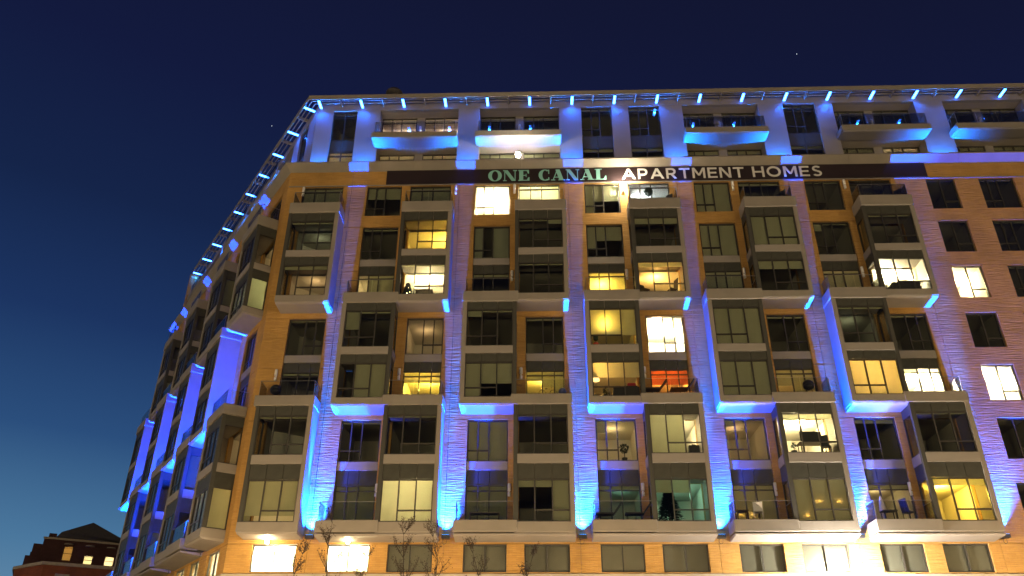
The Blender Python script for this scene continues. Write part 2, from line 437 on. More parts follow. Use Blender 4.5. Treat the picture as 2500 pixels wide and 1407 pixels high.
BANDS = [8.0, 9.40, 12.42, 15.85, 18.86, 21.97, 25.05, 28.17, 31.27, 32.36]
def wall(M, ua, ub_, cuts, holes):
    """brick skin split at the floor seams and vertical joints: one panel each; joints recessed"""
    back = MB()
    cs = [ua]+[c for c in cuts if ua < c < ub_]+[ub_]
    for bi in range(len(BANDS)-1):
        z0, z1 = BANDS[bi], BANDS[bi+1]
        for ci in range(len(cs)-1):
            a, b = cs[ci], cs[ci+1]
            for (mb, y0, y1, s) in ((MB(), 0, .10, .011), (back, .10, .30, 0)):
                hs = [(max(h[0], a), min(h[1], b), max(h[2], z0), min(h[3], z1)) for h in holes if h[0] < b and h[1] > a and h[2] < z1 and h[3] > z0]
                a_, b_, z0_, z1_ = a+s*(ci > 0), b-s*(ci < len(cs)-2), z0+s, z1-s
                bx = []
                xs = sorted({a_, b_, *[min(max(v, a_), b_) for h in hs for v in h[:2]]})
                for i in range(len(xs)-1):
                    p, q = xs[i], xs[i+1]
                    if q-p < 1e-4: continue
                    mid = (p+q)/2
                    iv = sorted([(h[2], h[3]) for h in hs if h[0] <= mid <= h[1]])
                    zc = z0_
                    for (h0, h1) in iv:
                        if h0 > zc+1e-3: bx.append((p, q, zc, min(h0, z1_)))
                        zc = max(zc, h1)
                    if zc < z1_-1e-3: bx.append((p, q, zc, z1_))
                if mb is back:
                    for p, q, e, f in bx: mb.box(p, q, y0, y1, e, f)
                    continue
                while bx:
                    comp = [bx.pop(0)]; k = 0
                    while k < len(comp):
                        c = comp[k]; k += 1
                        for d in list(bx):
                            if abs(min(c[1], d[1])-max(c[0], d[0])) < 1e-4 and min(c[3], d[3])-max(c[2], d[2]) > .01: comp.append(d); bx.remove(d)
                    w_ = MB()
                    for p, q, e, f in comp: w_.box(p, q, y0, y1, e, f)
                    w_.build('wall_panel', BRICK, BLD, M, fix=False)
    back.build('wall_core', BACK, BLD, M, fix=False)

ZC = (22.36, 22.83, 24.85, 25.38, 25.81, 27.87, 28.44, 29.16)
ZB = (16.18, 16.66, 18.67, 19.17, 19.60, 21.85, 22.31, 22.97)
ZA = (9.66, 10.21, 12.32, 13.10, 13.58, 15.71, 16.23, 16.81)

def d_(bl=None, light=None, bm=None, **k):
    r = dict(blinds=bl, light=light, bm=bm); r.update(k); return r
N = d_()
half = d_([.5, .5, .5]); full = d_([1, 1, 1]); sl = d_([.07, .07, .07])

def facade(M, nAC, nB, uend, st, singles, kB):
    holes = []
    cuts = [3.45+U*k for k in range(0, 9)]
    for k in range(nAC):
        a = U*k
        holes += [(a+.40, a+2.93, 9.9, 15.95), (a+.44, a+2.96, 22.6, 28.2), (a+.36, a+2.92, 29.02, 31.22), (a+.66, a+2.91, 8.05, 9.40)]
        bay(M, 'A', a, ZA, st('Al', k), st('Au', k)); bay(M, 'C', a, ZC, st('Cl', k), st('Cu', k))
        window(M, a+.38, a+2.90, 29.02, 31.2, .12, DR, top=.3, **st('7b', k))
        window(M, a+.68, a+2.89, 8.06, 9.38, .12, BS, **st('0', 2*k))
        railing(M, a+.32, a+3.10, 29.16); railing(M, a+.15, a+3.08, 16.81)
        # flush column on the B levels
        holes.append((a+.77, a+2.90, 16.75, 21.97))
        flush(M, a+.77, a+2.90, 16.8, 21.97, st('Bfl', k), st('Bfu', k), DRB, FLB, (18.70, 19.24, 19.69))
        if k:
            holes += [(a-2.35, a-.16, 28.98, 31.22), (a-2.35, a-.16, 22.9, 28.17), (a-2.35, a-.18, 10.25, 15.85), (a-2.37, a-.21, 8.05, 9.40)]
            window(M, a-2.33, a-.18, 29.0, 31.2, .12, FL, **st('7', k))
            flush(M, a-2.35, a-.16, 22.95, 28.17, st('Cfl', k), st('Cfu', k), DR, FL, (24.90, 25.44, 25.89))
            flush(M, a-2.35, a-.18, 10.3, 15.85, st('Afl', k), st('Afu', k), DR, FL, (12.36, 13.13, 13.58))
            window(M, a-2.35, a-.23, 8.06, 9.38, .12, BS, **st('0', 2*k-1))
    for k in range(nB):
        a = U*k
        holes.append((a+4.32, a+6.85, 16.4, 22.1))
        bay(M, 'B', a, ZB, st('Bl', k), st('Bu', k))
        railing(M, a+4.2, a+7.05, 22.97)
        # first balcony beside the lowest bay
        g_ = MB().box(a+4.0, a+7.12, -1.30, -.004, 9.72, 10.30).build('balcony', TAUPE, BLD, M, bevel=.03)
        railing(M, a+4.1, a+7.0, 10.30, h=.92)
        x1 = a+U+3.22 if k+1 < nAC else a+7.12
        if k+1 >= nAC: x1 = a+7.12
        mo = MB(); mo.prism([(-1.20, 9.655), (-1.20, 9.60), (-1.06, 9.55), (-.003, 9.47), (-.003, 9.655)], a+4.02, x1-.03)
        mo.build('soffit', SOFF, BLD, M)
    for j, (p, q) in enumerate(singles):
        for fi, (za, zc) in enumerate(((28.98, 31.22), (25.95, 28.14), (22.92, 25.03), (19.83, 21.97), (16.75, 18.82), (13.58, 15.80), (10.30, 12.38))):
            holes.append((p, q, za, zc))
            window(M, p+.02, q-.02, za+.02, zc-.02, .12, SG if q-p < 2 else FL, **st('S%d' % j, fi))
    wall(M, -.6, uend, cuts, holes)

# what each window shows, front R (sign side); k = unit from the corner
RT = {
 ('Cu',0): d_([.06,.06,.06],'Q'), ('Cu',1): d_(None,'Y',lp=(2.2,2.6,1.5)), ('Cu',2): d_([.05,.05,.15]), ('Cu',3): d_([.2,.2,.2],bm=BLINDL), ('Cu',4): d_([1,1,1],bm=BLINDL), ('Cu',5): d_([.05,.05,.05]),
 ('Cl',0): d_([.12,.12,.12],'E'), ('Cl',1): d_([.04,.04,.04],'W',dim=.75), ('Cl',2): d_([.05,.05,.05]), ('Cl',3): d_([.16,.16,.16],'O',bm=BLINDL,dim=1.1), ('Cl',4): d_([.27,.27,.27],bm=BLINDL), ('Cl',5): d_(None,'X'),
 ('Cfu',1): d_([.05,.05,.05]), ('Cfu',2): d_([1,0,1],bm=CURT), ('Cfu',3): d_([.7,.45,.45],bm=BLINDL), ('Cfu',4): d_([1,1,1],bm=BLINDL), ('Cfu',5): d_([.22,.03,.03]),
 ('Cfl',1): d_([0,1,1],'D',bm=BLIND,dim=1.5), ('Cfl',2): d_([.12,.12,.12]), ('Cfl',3): d_(None,'Y',dim=1.2), ('Cfl',4): d_([.55,.55,.55],bm=BLINDL), ('Cfl',5): d_([.9,.9,.9],'E',bm=BLINDL,dim=1),
 ('7',1): d_([.38,.38,.38]), ('7',2): d_(None,'X'), ('7',3): d_([1,.55,.55],bm=BLINDL), ('7',4): d_([1,1,1],bm=BLINDL), ('7',5): d_([.03,.03,.03]),
 ('7b',0): d_([.7,.7,.7],bm=BLIND), ('7b',1): d_([.5,.5,.5]), ('7b',2): d_([1,1,1],'X',bm=BLINDL), ('7b',3): d_(None,'B'), ('7b',4): d_([.1,.1,.1]), ('7b',5): N,
 ('Bu',0): d_([.5,.05,.05]), ('Bu',1): d_([.17,.05,.05]), ('Bu',2): d_([.68,.72,.72],'V',bm=BLINDL,lp=(.85,.42,1.35),dim=.35), ('Bu',3): d_([1,1,1],bm=BLINDL), ('Bu',4): d_([.05,.05,.05],'Q'),
 ('Bl',0): d_([0,1,1],bm=BLINDL), ('Bl',1): d_([1,.6,.6],bm=BLINDL), ('Bl',2): d_([.45,.45,.45],'O',bm=BLINDL,lp=(.4,1.0,1.5)), ('Bl',3): d_([1,1,1],bm=BLINDL), ('Bl',4): d_([1,1,1],'O',bm=BLINDL,dim=4.2),
 ('Bfu',0): d_([.03,.03,.03]), ('Bfu',1): d_([0,0,0],'E'), ('Bfu',2): d_([.05,.05,.05]), ('Bfu',3): d_(None,'X'), ('Bfu',4): d_([.05,.05,.05]), ('Bfu',5): d_([.05,.05,.05]),
 ('Bfl',0): d_([.08,.08,.08]), ('Bfl',1): d_([.34,.34,.34],'V',bm=BLINDL,dim=.7), ('Bfl',2): d_([.3,.5,1],'Y',bm=BLIND,dim=.45), ('Bfl',3): d_([.45,.45,.45],'R',bm=BLINDR,dim=1.6), ('Bfl',4): d_([.5,1,1],'O',bm=BLIND,dim=.5), ('Bfl',5): d_([.1,0,0],'X'),
 ('Au',0): d_([.05,.05,.05]), ('Au',1): d_([.04,.04,.04]), ('Au',2): d_([.03,.03,.03]), ('Au',3): d_([.97,.97,0],'W',bm=BLIND,dim=.5), ('Au',4): d_([.14,.14,.14],'W',bm=BLINDL), ('Au',5): d_([.03,.03,.03]),
 ('Al',0): d_([.85,.85,.85],'D',bm=BLINDL,dim=2), ('Al',1): d_([1,1,1],'W',bm=BLINDL,dim=.7), ('Al',2): d_([.17,.17,1],bm=BLINDL), ('Al',3): d_([.32,.32,0],'T',bm=BLIND), ('Al',4): d_([1,1,1],'E',bm=BLINDL,dim=1), ('Al',5): d_([.16,.16,.16],'V',bm=BLINDL,dim=.8),
 ('Afu',1): d_([.05,.05,.05]), ('Afu',2): d_([1,1,1],bm=BLINDL), ('Afu',3): d_([.3,.0,.0],'D',dim=.8), ('Afu',4): d_([.15,.02,.02],'E',dim=1.3), ('Afu',5): d_([.1,.1,.1]),
 ('Afl',1): d_([1,1,1],bm=BLIND), ('Afl',2): d_([1,1,1],bm=BLIND), ('Afl',3): d_([1,.1,.1],'T',bm=BLIND,dim=.07), ('Afl',4): d_([1,1,1],'E',bm=BLINDL,dim=.5), ('Afl',5): d_([.12,.1,.12],'D',bm=BLIND,dim=.7),
 ('0',0): d_(None,'X',dim=1.6), ('0',1): d_(None,'X',dim=1.6),
 ('S0',0): N, ('S0',1): N, ('S0',2): d_(None,'W',dim=.9), ('S0',3): N, ('S0',4): d_(None,'X'), ('S0',5): N, ('S0',6): N,
}
def stR(key, k):
    if (key, k) in RT: return dict(RT[(key, k)])
    if key == '0': return d_([1,1], bm=BLINDG)
    if key in ('S0', 'S1', 'S2'): return d_([.04]*(2 if key == 'S0' else 3))
    return dict(N)
facade(MR, 6, 5, 52.0, stR, [(39.0, 40.76), (42.2, 44.35), (46.4, 48.5)], 0)

LT = {('Al',0): d_([1,1,1],'D',bm=BLINDL,dim=5), ('Cl',0): d_([.8,1,1],'G',bm=BLINDL,dim=2), ('Au',0): d_([.3,.3,.3],'E'), ('Cu',0): d_([.05,.05,.05],'E'), ('0',0): d_(None,'X'), ('0',1): d_(None,'W'), ('0',2): d_(None,'W'), ('0',3): d_(None,'Y')}
def stL(key, k):
    if (key, k) in LT: return dict(LT[(key, k)])
    if key == '0': return d_([1,1], bm=BLINDG)
    return d_([rnd.choice([.05, .3, 1])]*3, bm=BLIND)
facade(ML, 4, 4, 29.5-.6, stL, [], 0)

# ---- mitred sweeps round the corner: profile points are (outward offset, z)
def corner(o_): return Vector((-.6-.5095*o_, -o_, 0))
def sweep(name, mt, prof, ends, mb=None):
    """ends: (uR, sL) how far along each front the piece reaches from the corner; None keeps to the corner"""
    uR, sL = ends; mb = mb or MB(); n = len(prof); rows = []
    if uR is not None: rows.append([Vector((uR, -o_, z_)) for o_, z_ in prof])
    rows.append([corner(o_)+Vector((0,0,z_)) for o_, z_ in prof])
    if sL is not None: rows.append([Vector((-.6,0,0))+dL*sL-inL*o_+Vector((0,0,z_)) for o_, z_ in prof])
    vs = [v for r_ in rows for v in r_]; fs = []
    for k in range(len(rows)-1):
        for i in range(n): fs.append((k*n+i, k*n+(i+1) % n, (k+1)*n+(i+1) % n, (k+1)*n+i))
    fs += [tuple(range(n)), tuple(range((len(rows)-1)*n, len(rows)*n))[::-1]]
    mb.add(vs, fs); return mb.build(name, mt, BLD)

# cornice with its sloping underside, in lengths with open joints
CP = [(-.3, 32.362), (.0, 32.362), (.44, 32.74), (.47, 32.76), (.47, 32.84), (-.3, 32.84)]
sweep('cornice', TAUPE, CP, (1.1, 1.9))
xs = [1.1]+[7.35+U*k for k in range(7)]+[52]
for a, b in zip(xs[:-1], xs[1:]):
    MB().prism([(-p[0], p[1]) for p in CP], a+.012, b).build('cornice', TAUPE, BLD)
for a in range(5):
    p0, p1 = 1.9-.6+a*U, min(1.9-.6+(a+1)*U, 28.9)
    MB().prism([(-p[0], p[1]) for p in CP], p0+.012, p1).build('cornice', TAUPE, BLD, ML)
# terrace floor behind the cornice
MB().box(-.2, 52, .3, 6, 32.5, 32.83).build('terrace_floor', STONE, BLD)
MB().box(1.5, 28.9, .3, 6, 32.5, 32.82).build('terrace_floor', STONE, BLD, ML)
# base: pale string course and ground storey
sweep('string_course', STONE, [(-.1, 7.72), (.06, 7.72), (.10, 7.78), (.10, 7.97), (-.1, 7.97)], (52, 29.5))
for M, e in ((MR, 52), (ML, 28.9)):
    b = MB(); x = -.6
    b.box(-.6, e, .02, .3, 6.6, 7.72)
    n = int((e+.6)//3.4)
    for i in range(n+1):
        a = -.6+i*3.4; b.box(a, min(a+1.0, e), .02, .3, 0, 6.6)
    b.box(-.6+1.0, e, .12, .3, 0, .6)
    b.build('ground_storey_wall', STONE, BLD, M)
    for i in range(n):
        a = -.6+i*3.4+1.0
        if a+2.4 <= e: window(M, a, a+2.4, .6, 6.6, .15, [(.5, .4), (.5, .4)], depth=2, name='shop_window')

# ---- penthouse: two set-back storeys
PY = 1.3
def penthouse(M, u_start, uend, talls, logs, pst):
    holes = [(a, b, 32.9, 38.55) for a, b in talls]+[(a, b, 32.9, 38.55) for a, b in logs]
    edges = sorted(holes)
    x = u_start; top = 39.85 if M is MR else 39.15
    for a, b, _, _ in edges:
        if a > x: MB().box(x+.006, a, PY, PY+.28, 32.84, 38.55).build('cladding_panel', PENT, BLD, M)
        x = b
    MB().box(x+.006, uend, PY, PY+.28, 32.84, 38.55).build('cladding_panel', PENT, BLD, M)
    js = [u_start]+[j for j in [4.44+2.9*i for i in range(30)] if u_start+1 < j < uend-1]+[uend]
    for a, b in zip(js[:-1], js[1:]): MB().box(a+.006, b-.006, PY, PY+.28, 38.56, top).build('cladding_panel', PENT, BLD, M)
    for i, (a, b) in enumerate(talls):
        window(M, a, b, 36.05, 38.53, PY+.12, [(.33,.25),(.27,.25),(.40,0)] if b-a > 1.8 else BS, top=.32, roomy=.3, **pst('t', i))
        for j in range(2):
            w = (b-a)/2; link('panel', cube(DARKP), BLD, M @ TS(a+j*w+.01, PY+.13, 35.12, w-.02, .06, .92))
        window(M, a, b, 32.9, 35.1, PY+.12, [(.5,0),(.5,0)], top=.36, roomy=.3, **pst('tl', i))
    for i, (a, b) in enumerate(logs):
        D = .85; w = b-a
        q = MB(); q.box(a-.0, a+.004, PY+.28, PY+D, 32.84, 38.55)  # reveals
        q = MB()
        q.box(a-.25, a, PY+.281, PY+D+.25, 32.84, 38.6); q.box(b, b+.25, PY+.281, PY+D+.25, 32.84, 38.6)
        mid = (a+b)/2
        q.box(mid-.27, mid+.27, PY+D, PY+D+.25, 32.84, 38.5)
        q.build('loggia_wall', PENT, BLD, M)
        MB().box(a-.25, b+.25, PY+.281, PY+D+1.2, 38.552, 38.7).build('loggia_ceiling', SOFF, BLD, M)
        MB().box(a+.003, b-.003, PY+.02, PY+D+.6, 35.37, 35.80).build('loggia_slab', SOFF, BLD, M)
        for (p, r_, c1, c2) in ((a, mid-.27, 0, 1), (mid+.27, b, 2, 3)):
            window(M, p, r_, 35.82, 38.53, PY+D+.02, DR, top=.42, roomy=.3, **pst('l', 2*i+(c1 > 0)))
            window(M, p, r_, 32.86, 35.36, PY+D+.02, DR, top=.42, roomy=.3, **pst('ll', 2*i+(c1 > 0)))
        # balcony with shaped underside
        F = .28
        bo = MB().box(a-.2, b+.08, F, PY-.004, 35.36, 35.80).build('penthouse_balcony', TAUPE, BLD, M, bevel=.02)
        MB().prism([(F+.03, 35.358), (F+.1, 35.30), (PY-.01, 35.30), (PY-.01, 35.358)], a-.12, b+.0).build('soffit', PENT, bo)
        rl = MB(); h = .95; z = 35.80; y0 = F+.10
        for (p, r_) in (((a-.05, y0, z+h), (b-.05, y0, z+h)), ((a-.05, y0, z+h), (a-.05, PY, z+h)), ((b-.05, y0, z+h), (b-.05, PY, z+h)), ((a-.05, y0, z), (a-.05, y0, z+h)), ((b-.05, y0, z), (b-.05, y0, z+h))):
            rl.tube(p, r_, .014, n=4)
        ro = rl.build('balcony_railing', STEEL, BLD, M)
        for j in range(4): piece('pane', RGLASS, ro, a-.05+j*w/4+.02, a-.05+(j+1)*w/4-.02, y0-.006, y0+.006, z+.02, z+h-.02)
def pR(key, i):
    if key == 'l' and i in (0, 1): return d_([.16, .16, .16], 'P', bm=BLINDL)
    if key == 'll' and i in (0, 1): return d_([.3, .3, .3], 'P', bm=BLINDL)
    if key == 'tl' and i == 0: return d_([1, 1], 'P', bm=BLINDL, dim=.6)
    if key == 'll' and i in (7,): return d_([.3, .3, .3], 'P', bm=BLINDL, dim=2)
    if key == 'tl': return d_([.12, .12])
    if key == 't': return d_([.1, .1, .1][:3 if i else 2], bm=BLIND)
    return d_([.15, .15, .15], bm=BLINDL)
penthouse(MR, .06, 52, [(1.2, 2.85), (18.15, 20.2), (21.35, 23.45), (31.75, 33.9)], [(4.44, 9.8), (11.26, 16.65), (25.0, 30.1), (35.07, 40.5), (42.4, 47.7)], pR)
penthouse(ML, .10, 28.9, [(1.6, 3.2), (18.1, 20.2)], [(4.5, 9.8), (11.3, 16.7), (22.5, 27.4)], lambda k_, i: d_([.1]*(2 if k_ in ('t', 'tl') else 3) if k_ != 't' else [.1, .1, .1]) if k_ != 't' or i else d_([.1, .1]))
# roof and the open trellis of the eave
def inner(M, a, b): return MB().box(a, b, PY+.29, 12, 38.75, 38.85)
MB().box(.6, 52, PY+.29, 12, 38.72, 39.0).build('roof', SLATE, BLD)
MB().box(2.2, 28.9, PY+.29, 8, 38.72, 38.98).build('roof', SLATE, BLD, ML)
MB().box(51.7, 52, .3, 12, 0, 38.7).build('end_wall', BRICK, BLD)
MB().box(3, 52, 12, 12.3, 0, 39).build('rear_wall', BRICK, BLD)
MB().box(28.6, 28.9, .3, 12, 0, 38.7).build('end_wall', BRICK, BLD, ML)
sweep('eave_fascia', TAUPE, [(-.42, 38.86), (-.42, 39.20), (-.50, 39.20), (-.50, 38.86)], (52, 29.6))
for o_ in (-.70, -.98):
    sweep('eave_bar', PALE, [(o_, 38.93), (o_, 39.02), (o_-.05, 39.02), (o_-.05, 38.93)], (52, 29.6))
for k in range(18):
    u = 1.75+2.87*k
    if u < 52: MB().box(u-.04, u+.04, .50, PY-.002, 38.88, 39.12).build('eave_bracket', PALE, BLD)
for k in range(10):
    s = 2.55+3.1*k-.6
    if s < 28.9: MB().box(s-.04, s+.04, .50, PY-.002, 38.88, 39.12).build('eave_bracket', PALE, BLD, ML)

# ------------------------------------------------------------------ sign
SG_ = empty('building_sign', loc=(22.4, -.02, 31.83)); SM = Matrix.Translation((22.4, -.02, 31.83)).inverted()
tag(SG_, 'long black name sign with teal and white letters below the cornice', 'sign')
MB().box(5.6, 39.18, -.07, -.012, 31.31, 32.355).build('sign_board', SIGNB, SG_, SM)
MB().box(-.55, 52, -.045, -.001, 31.22, 31.29).build('string_course', TAUPE, BLD)
def ring(cx_, cz_, rx, rz, tx, tz, a0=0, a1=360, n=22):
    ps = []
    for i in range(n):
        s_, e_ = R(a0+(a1-a0)*i/n), R(a0+(a1-a0)*(i+1)/n)
        ps.append([(cx_+rx*math.cos(s_), cz_+rz*math.sin(s_)), (cx_+rx*math.cos(e_), cz_+rz*math.sin(e_)),
                   (cx_+(rx-tx)*math.cos(e_), cz_+(rz-tz)*math.sin(e_)), (cx_+(rx-tx)*math.cos(s_), cz_+(rz-tz)*math.sin(s_))])
    return ps
def rect(a, b, c, d): return [(a, c), (b, c), (b, d), (a, d)]
def st_(x0, z0, x1, z1, t): return [(x0, z0), (x0+t, z0), (x1+t, z1), (x1, z1)]
t = .17
GL = {  # (polygons, width) with cap height 1
 'A': ([st_(0, 0, .43, 1, t*1.15), st_(.88, 0, .43, 1, t*1.15), rect(.22, .84, .24, .39)], 1.06),
 'P': ([rect(0, t, 0, 1), rect(t, .45, .85, 1), rect(t, .45, .33, .48)]+ring(.45, .665, .335, .335, t, .15, -90, 90, 10), .80),
 'R': ([rect(0, t, 0, 1), rect(t, .45, .85, 1), rect(t, .45, .36, .50)]+ring(.45, .68, .32, .32, t, .15, -90, 90, 10)+[st_(.62, 0, .36, .36, .2)], .84),
 'T': ([rect(0, .84, .85, 1), rect(.335, .505, 0, .85)], .84),
 'M': ([rect(0, t, 0, 1), rect(.85, .85+t, 0, 1), st_(.43, .25, .03, 1, t), st_(.43, .25, .82, 1, t)], 1.02),
 'E': ([rect(0, t, 0, 1), rect(t, .74, 0, .15), rect(t, .68, .43, .57), rect(t, .74, .85, 1)], .74),
 'N': ([rect(0, t, 0, 1), rect(.73, .73+t, 0, 1), st_(.70, 0, .02, 1, .19)], .90),
 'H': ([rect(0, t, 0, 1), rect(.72, .72+t, 0, 1), rect(t, .72, .43, .57)], .89),
 'O': (ring(.54, .5, .54, .51, .17, .16), 1.08),
 'S': (ring(.38, .735, .33, .27, .17, .14, 30, 270, 12)+ring(.38, .275, .36, .28, .17, .14, -150, 90, 12), .76)}
s_ = .07
GS = {
 'O': (ring(.55, .5, .55, .52, .30, .07), 1.10),
 'N': ([rect(.10, .17, 0, 1), rect(.93, 1.0, 0, 1), st_(.70, 0, .05, 1, .31), rect(0, .30, 0, .06), rect(.0, .34, .94, 1), rect(.80, 1.12, .94, 1)], 1.12),
 'E': ([rect(.08, .40, 0, 1), rect(0, .9, 0, .07), rect(0, .86, .93, 1), rect(.40, .66, .47, .53), rect(.60, .66, .36, .64), [(.68, .07), (.9, .07), (.9, .32), (.83, .32)], [(.68, .93), (.86, .93), (.86, .68), (.79, .68)]], .94),
 'C': (ring(.54, .5, .54, .52, .31, .07, 55, 305, 18)+[rect(.80, .88, .62, 1.0), rect(.80, .88, .05, .28)], .96),
 'A': ([st_(.12, 0, .50, 1, .07), st_(.70, 0, .38, 1, .34), rect(.26, .80, .26, .32), rect(0, .34, 0, .06), rect(.60, 1.16, 0, .06)], 1.16),
 'L': ([rect(.10, .42, 0, 1), rect(0, .56, .94, 1), rect(0, .92, 0, .07), [(.66, .07), (.92, .07), (.92, .36), (.85, .36)]], .94)}
def word(txt, G, x0, x1, z0, h, mt, yb=-.072, gap=.17):
    tw = sum(G[c][1] for c in txt)+gap*(len(txt)-1); sc = (x1-x0)/tw; x = x0
    for c in txt:
        mb = MB()
        for i, p in enumerate(G[c][0]): mb.prism([(x+a*sc, z0+b*h) for a, b in p], yb-.03-.0006*(i % 9), yb, axis='y')
        mb.build('letter', mt, SG_, SM); x += (G[c][1]+gap)*sc
word('ONE', GS, 12.03, 14.66, 31.42, .82, TEAL, gap=.10)
word('CANAL', GS, 15.2, 19.45, 31.42, .82, TEAL, gap=.06)
word('APARTMENT', GL, 20.42, 28.0, 31.44, .78, WHITE, gap=.20)
word('HOMES', GL, 28.52, 32.80, 31.46, .78, WHITE, gap=.20)

# ------------------------------------------------------------------ blue lights
BLUE = (.001, .040, 1.0); BEAM = (.001, .08, 1.0)
ORD = ['first', 'second', 'third', 'fourth', 'fifth', 'sixth', 'seventh', 'eighth', 'ninth', 'tenth', 'eleventh', 'twelfth', 'thirteenth', 'fourteenth', 'fifteenth', 'sixteenth', 'seventeenth']
def uplight(M, u, z, y, label, power, size, group, beam):
    o = empty('uplight', M @ Matrix.Translation((u, y, z)))
    tag(o, label, 'uplight', group)
    b = MB(); b.box(-.20, .20, -.12, .16, -.20, -.03); b.box(-.02, .02, .161, -y-.002, -.14, -.10); b.build('housing', BLACK, o)
    h = MB()
    pts = [(-.1, 0, -.2), (-.16, 0, -.38), (-.08, .02, -.48), (.03, .04, -.42), (.06, .08, -.25)]
    for p, q in zip(pts[:-1], pts[1:]): h.tube(p, q, .012, n=4)
    h.build('cable', BLACK, o)
    MB().box(-.17, .17, -.09, .13, -.028, -.02).build('lens', BLUELENS, o)
    spot('lamp', M, (u, y, z+.02), (u, y+.1, z+18), power, BLUE, size, .85, .05, parent=o)
    spot('beam_lamp', M, (u, y, z+.02), (u, y-1.6, z+23), beam, BEAM if M is MR else (.003, .045, 1), 16, .7, .04, parent=o)
    return o
for k in range(6):
    uplight(MR, (3.55, 10.35, 17.14, 23.93, 30.65, 37.60)[k], 9.80, -.27, 'blue uplight at the foot of the %s brick strip from the corner, sign front' % ORD[k], 95000, 84, 'blue uplights at the foot of the sign front', 330000)
for k in range(5):
    uplight(ML, (3.55, 10.34, 17.1, 23.9, 28.4)[k], 9.80, -.27, 'blue uplight at the foot of the %s brick strip from the corner, left front' % ORD[k], 170000, 112, 'blue uplights at the foot of the left front', 420000)
def ledge(M, u, label, power=2600):
    o = empty('terrace_uplight', M @ Matrix.Translation((u, 1.13, 32.86))); tag(o, label, 'uplight', 'blue uplights on the terrace ledge')
    MB().box(-.22, .22, -.08, .08, 0, .14).build('housing', BLACK, o)
    MB().box(-.19, .19, -.06, .06, .142, .15).build('lens', BLUELENS, o)
    spot('lamp', M, (u, 1.14, 33.03), (u, 1.12, 38), power*2.3, (.003, .17, 1), 130, 1, .06, parent=o)
for k, u in enumerate((.62, 3.65, 10.53, 17.4, 24.25, 30.95, 41.4)):
    ledge(MR, u, 'blue uplight on the terrace under the %s pale pier from the corner' % ORD[k])
for k, u in enumerate((3.9, 10.5)): ledge(ML, u, 'blue uplight on the left terrace at its %s pale pier' % ORD[k], 1200)
def eave(M, u, label, grp):
    o = empty('eave_light', M @ Matrix.Translation((u, .42, 38.72))); tag(o, label, 'light', grp)
    MB().box(-.07, .07, 0, .78, .03, .12).build('housing', BLACK, o)
    MB().box(-.075, .075, .01, .79, -.03, .028).build('tube', BLUETUBE, o, bevel=.02)
    spot('lamp', M, (u, .80, 38.66), (u, 1.0, 33), 230, (.004, .13, 1), 150, .6, .06, parent=o)
for k in range(17): eave(MR, .32+2.87*k, 'glowing blue tube under the eave of the sign front, %s from the corner' % ORD[k], 'blue eave tubes of the sign front')
for k in range(10): eave(ML, 1.0+3.1*k-.6, 'glowing blue tube under the eave of the left front, %s from the corner' % ORD[k], 'blue eave tubes of the left front')

# ------------------------------------------------------------------ wall lamps
def sconce(x, y, z, label, lit=0):
    o = empty('wall_lamp', Matrix.Translation((x, y, z))); tag(o, label, 'wall lamp', 'small white double wall lamps')
    MB().lathe([(.03, -.02), (.085, 0), (.085, .34), (.07, .37)], (0, -.11, 0), 10).build('shade', WLAMP if not lit else WHITEBULB, o, smooth=True)
    MB().lathe([(.03, -.30), (.075, -.28), (.075, -.09), (.03, -.06)], (0, -.11, 0), 10).build('shade', WLAMP, o, smooth=True)
    MB().box(-.04, .04, -.09, 0, -.12, .05).build('bracket', WLAMP, o)
    if lit:
        MB().blob((0, -.24, .17), .17, 14, 0).build('globe', WHITEBULB, o, smooth=True)
        point('lamp', I4, (x, y-.55, z+.17), lit, (1, .86, .62), .12, parent=o)
rows = {'top balcony row under the sign': (30.75, [.45, 10.02, 13.69, 20.42, 27.17, 33.98]), 'third row of balconies from the ground': (24.55, [13.56, 20.26, 27.05, 33.83]),
        'middle row of balconies': (18.4, [.53, 7.37, 14.09, 20.83]), 'lowest row of balconies': (12.0, [6.67, 13.48, 20.28, 26.94, 33.65])}
for nm, (z, xs_) in rows.items():
    for i, x in enumerate(xs_):
        lit = 0
        lb = 'unlit white wall lamp by the %s, %s from left' % (nm, ORD[i])
        if z > 30 and i == 3: lit = 900; lb = 'brightly lit white wall lamp just below the sign letters'
        sconce(x, -.003, z, lb, lit)
for i, x in enumerate((7.12, 13.95, 27.55, 37.8, 45.05)):
    sconce(x, PY+.845, 37.3, 'white wall lamp on the penthouse loggia pier, %s from the corner' % ORD[i])
for x, lb in ((1.45, 'glaring wall lamp above the left lit base window'), (5.50, 'glaring wall lamp above the right lit base window')):
    o = empty('wall_lamp', Matrix.Translation((x, -.003, 9.46))); tag(o, lb, 'wall lamp')
    MB().box(-.06, .06, -.16, 0, -.03, .03).build('bracket', BLACK, o); MB().blob((0, -.24, 0), .10, 12, 0).build('globe', WHITEBULB, o, smooth=True)
    point('lamp', I4, (x, -.42, 9.44), 150, (1, .78, .42), .08, parent=o)
# globe lamp on the terrace edge, lighting the balcony underside
o = empty('terrace_globe_lamp', Matrix.Translation((13.91, -.18, 32.845))); tag(o, 'lit globe lamp with a dark cap standing on the cornice', 'lamp')
MB().tube((0,0,0), (0,0,.34), .03, n=8).build('stem', BLACK, o)
MB().lathe([(.05,.34),(.13,.42),(.17,.54),(.16,.62)], n=14).build('globe', WHITEBULB, o, smooth=True)
MB().lathe([(.21,.622),(.19,.72),(.12,.80),(.03,.84)], n=14).build('cap', BLACK, o, smooth=True)
spot('lamp', I4, (13.91, -.02, 33.70), (13.91, .75, 36), 1100, (1, .90, .70), 150, .5, .08, parent=o)

